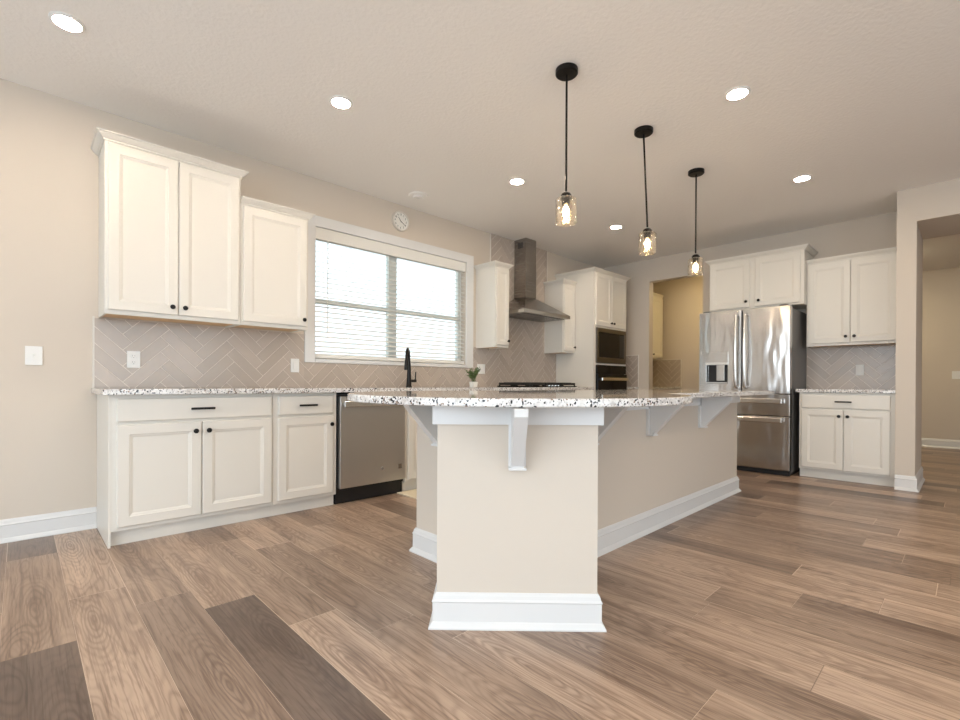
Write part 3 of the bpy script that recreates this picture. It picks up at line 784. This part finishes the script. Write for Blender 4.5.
# frieze board under the slab and baseboard round the walls
I(ring(0, [(.0, .797), (.018, .797), (.018, IH - .001), (0, IH - .001)])).obj('frieze_board', M_trim, isl)
I(ring(0, BASEP)).obj('baseboard', M_trim, isl)
def corbel(px, py, ang):
    # profile in (outward, z); ang = direction the bracket points
    prof = [(.018, IH - .002), (.235, IH - .002), (.235, IH - .030), (.046, .640), (.046, .634), (.018, .634)]
    c, s_ = math.cos(ang), math.sin(ang); mb = MB()
    hw_ = .024
    n = len(prof); vs = []
    for sgn in (-hw_, hw_):
        for o, z in prof: vs.append((px + c * o - s_ * sgn, py + s_ * o + c * sgn, z))
    mb.add(vs, [tuple(range(n)), tuple(range(2 * n - 1, n - 1, -1))] + [(i, (i + 1) % n, n + (i + 1) % n, n + i) for i in range(n)])
    hw2 = .034
    for o0, o1, z0, z1 in ((0, .018, .630, IH - .002), (0, .050, .624, .634)):
        vs = [(px + c * o - s_ * sg, py + s_ * o + c * sg, z) for z in (z0, z1) for (o, sg) in ((o0, -hw2), (o1, -hw2), (o1, hw2), (o0, hw2))]
        mb.add(vs, [(0, 3, 2, 1), (4, 5, 6, 7), (0, 1, 5, 4), (1, 2, 6, 5), (2, 3, 7, 6), (3, 0, 4, 7)])
    I(mb).obj('bracket', M_trim, isl, bevel=.0015)
e = .0005
cx_, cy_ = pq(.116, Q0 - .0 + e); corbel(cx_, cy_, math.radians(225))
corbel(IX0, 1.965, PI)
for x in (2.235, 2.935, 3.775): corbel(x, IY0, -PI / 2)
# island top
sc_ = (1.90, 1.69); sr = .865; SY0, SY1, SX1 = 1.17, 2.26, 4.66
a1 = math.atan2(SY1 - sc_[1], math.sqrt(sr ** 2 - (SY1 - sc_[1]) ** 2)); a2 = 2 * PI + math.atan2(SY0 - sc_[1], math.sqrt(sr ** 2 - (SY0 - sc_[1]) ** 2))
arc = [(sc_[0] + sr * math.cos(a1 + (a2 - a1) * k / 72), sc_[1] + sr * math.sin(a1 + (a2 - a1) * k / 72)) for k in range(73)]
tag(MB().prism(arc + [(SX1, SY0), (SX1, SY1)], IH + G, .905).obj('countertop', M_granite, bevel=.006, seg=3), 'big rounded-end granite slab on top of the island', 'countertop')

# ------------------------------------------------------------------ ceiling fixtures
def downlight(x, y, label):
    t = thing('downlight', label, 'ceiling light', (x, y, H), 0, 'recessed lights in the kitchen ceiling')
    MB().lathe([(.0565, -.009), (.060, -.008), (.070, -.003), (.071, -.0005), (.0565, -.0005)], 32, ring=True).obj('trim_ring', M_plate, t, smooth=True)
    MB().lathe([(.056, -.008), (.056, -.004)], 32).obj('lens', M_can, t)
for x, y, lab in ((.166, 3.129, 'recessed ceiling light nearest the left wall, above the tall left cabinet side'), (1.462, 2.793, 'recessed ceiling light in front of the tall double-door wall cabinet'),
                  (3.141, 2.79, 'recessed ceiling light in front of the window, left of the middle pendant'), (4.848, 2.806, 'recessed ceiling light in front of the range hood and oven tower'),
                  (3.148, 1.002, 'recessed ceiling light right of the middle pendant, nearer of the right row'), (4.839, 1.021, 'recessed ceiling light in front of the fridge and right cabinets')):
    downlight(x, y, lab)
for x, y in ((1.46, 1.0), (1.46, -.8), (3.14, -.8), (-.6, 1.2), (-.6, -1.2), (1.4, -2.4), (4.8, -1.2)):  # extra out-of-frame ceiling lights, added to light the room
    downlight(x, y, 'added unseen ceiling light out of view')

def pendant(x, y, label, tilt=(0, 0)):
    t = thing('pendant_lamp', label, 'pendant lamp', (x, y, H - .001), 0, 'black rod pendants over the island')
    MB().lathe([(.0, -.032), (.056, -.030), (.063, -.024), (.063, 0)], 32).obj('canopy', M_black, t, smooth=True)
    ex, ey = tilt; L = 2.032 - H
    MB().tube([(0, 0, -.030), (ex, ey, L + .02)], .0062, 10).obj('rod', M_black, t, smooth=True)
    MB().lathe([(.008, L + .012), (.024, L + .006), (.033, L - .008), (.034, L - .020), (.022, L - .022), (.022, L - .058), (.014, L - .062)], 24, (ex, ey, 0)).obj('socket_cap', M_black, t, smooth=True)
    sh = [(.034, L - .020), (.052, L - .022), (.059, L - .030), (.060, L - .160), (.0565, L - .164), (.056, L - .158), (.055, L - .034), (.050, L - .027), (.034, L - .025)]
    MB().lathe(sh, 32, (ex, ey, 0), 'z', True).obj('glass_shade', M_shade, t, smooth=True)
    b = MB().lathe([(.011, L - .055), (.014, L - .07), (.024, L - .095), (.027, L - .108), (.022, L - .126), (.010, L - .138), (0, L - .140)], 20, (ex, ey, 0)).obj('bulb', M_pane, t, smooth=True)
    MB().lathe([(.007, L - .066), (.016, L - .082), (.020, L - .100), (.016, L - .118), (.005, L - .132)], 14, (ex, ey, 0)).obj('filament', M_fil, b, smooth=True)
pendant(2.226, 1.605, 'black rod pendant lamp with glass shade, nearest and leftmost of the three')
pendant(3.138, 1.605, 'black rod pendant lamp hanging slightly crooked in the middle of the three', (0, -.032))
pendant(4.054, 1.605, 'black rod pendant lamp with glass shade nearest the fridge, rightmost of the three')

t = thing('smoke_detector', 'flat round white fixture on the ceiling near the wall clock', 'smoke detector', (2.717, 3.665, H - .0005))
MB().lathe([(.045, -.026), (.050, -.022), (.052, -.014), (.09, -.010), (.095, 0)], 32).obj('housing', M_ceil, t, smooth=True)
MB().lathe([(.0, -.0265), (.018, -.0265), (.018, -.0255)], 20).obj('vent_cover', M_plate, t)

# ------------------------------------------------------------------ outlets and switches
def wallplate(name, label, cat, loc, rz, w, h, kind, gangs=1):
    t = thing(name, label, cat, loc, rz)
    bx(-w / 2, w / 2, -.006, 0, -h / 2, h / 2).obj('plate', M_plate, t, bevel=.002)
    for g in range(gangs):
        cx = (g - (gangs - 1) / 2) * .046
        if kind == 'outlet':
            for s in (-1, 1):
                r = MB().lathe([(.0155, -.0078), (.0165, -.006)], 20, (cx, 0, s * .021), 'y').obj('receptacle', M_plate, t)
                mb = MB()
                for dx_ in (-.006, .006): mb.box(cx + dx_ - .0011, cx + dx_ + .0011, -.0083, -.0075, s * .021 - .001, s * .021 + .008)
                mb.box(cx - .002, cx + .002, -.0083, -.0075, s * .021 - .010, s * .021 - .006)
                mb.obj('slots', M_slot, r)
        elif kind == 'toggle':
            bx(cx - .006, cx + .006, -.0068, -.0055, -.013, .013).obj('surround', M_vinyl, t)
            MB().add([(cx - .004, -.006, -.006), (cx + .004, -.006, -.006), (cx + .004, -.006, .006), (cx - .004, -.006, .006), (cx - .0035, -.018, -.010), (cx + .0035, -.018, -.010), (cx + .0035, -.017, -.004), (cx - .0035, -.017, -.004)],
                     [(0, 1, 5, 4), (1, 2, 6, 5), (2, 3, 7, 6), (3, 0, 4, 7), (4, 5, 6, 7)]).obj('toggle', M_plate, t)
        else:
            bx(cx - .0165, cx + .0165, -.0095, -.0055, -.033, .033).obj('rocker', M_plate, t, bevel=.0015)
    return t
TO = .0118
wallplate('light_switch', 'white toggle light switch on the bare left wall', 'switch', (.060, W - G, 1.113), 0, .078, .115, 'toggle')
wallplate('power_outlet', 'white outlet on the tile below the tall left wall cabinet', 'outlet', (.556, W - TO, 1.108), 0, .074, .115, 'outlet')
wallplate('power_outlet', 'white outlet on the tile at the left bottom corner of the window', 'outlet', (1.668, W - TO, 1.099), 0, .072, .115, 'rocker')
wallplate('light_switch', 'white double switch plate on the tile behind the potted plant', 'switch', (3.862, W - TO, 1.122), 0, .125, .115, 'rocker', 2)
wallplate('power_outlet', 'white outlet on the tile right of the fridge', 'outlet', (B - TO, .825, 1.118), RZ, .072, .118, 'rocker')
wallplate('light_switch', 'white double light switch on the far hall wall through the right opening', 'switch', (HALLX - G, .135, 1.115), RZ, .125, .118, 'rocker', 2)

# kitchen mat in front of the sink
tag(bx(2.335, 3.15, 2.95, 3.44, .001, .012).obj('kitchen_mat', M_mat, bevel=.004), 'pale cream mat on the floor in front of the sink', 'mat')

# ------------------------------------------------------------------ pantry beyond the doorway
t = thing('base_cabinet', 'cream base cabinet in the pantry beyond the doorway', 'cabinet', (B + .122, FY, 0))
w_, d_ = XL1 - G - (B + .122), W - FY - G
carcass(t, w_, d_, .879, .088); dw = (w_ - .06) / 2
for k in range(2):
    drawer(t, .027 + k * (dw + .006), .722, dw, .135); door(t, .027 + k * (dw + .006), .112, dw, .592, (.06 + k * (dw + .006), .648))
tag(bx(B + .122, XL1 - .002, 3.387, W - G, CZ0, CZ1).obj('countertop', M_granite, bevel=.003), 'granite countertop inside the pantry', 'countertop')
t = thing('wall_cabinet', 'cream wall cabinet inside the yellow-lit pantry', 'cabinet', (7.06, UY, 1.373))
w_, d_, h_ = 7.89 - 7.06, W - UY - G, 2.42 - 1.373
upper_carcass(t, w_, d_, h_); dw = (w_ - .034) / 2
door(t, .015, .026, dw, h_ - .04, (.06, .075)); door(t, .019 + dw, .026, dw, h_ - .04, (.019 + dw + .035, .075))
crown(t, [(0, d_), (0, 0), (w_, 0)], h_, .6)
pan3 = lambda u, v, o: (XL1 - o, u, v)
backsplash('taupe herringbone tile panel on the pantry end wall', [(3.397, W - .002, TB, TT)], pan3, [(3.385, 3.397, TB, TT + .01), (3.397, W - .002, TT, TT + .01)], (3.6, .9))
t = thing('flush_ceiling_lamp', 'warm ceiling lamp inside the pantry', 'ceiling light', (7.3, 2.75, H - .001))
MB().lathe([(.13, -.03), (.135, 0)], 28).obj('rim', M_plate, t); MB().lathe([(.0, -.065), (.08, -.055), (.12, -.031), (.12, -.03)], 28).obj('diffuser', M_pantry, t, smooth=True)
t = thing('flush_ceiling_lamp', 'added unseen warm lamp lighting the far hall', 'ceiling light', (8.6, .9, H - .001))  # out-of-view lamp added to brighten the hall
MB().lathe([(.13, -.03), (.135, 0)], 28).obj('rim', M_plate, t); MB().lathe([(.0, -.065), (.08, -.055), (.12, -.031), (.12, -.03)], 28).obj('diffuser', M_hall, t, smooth=True)
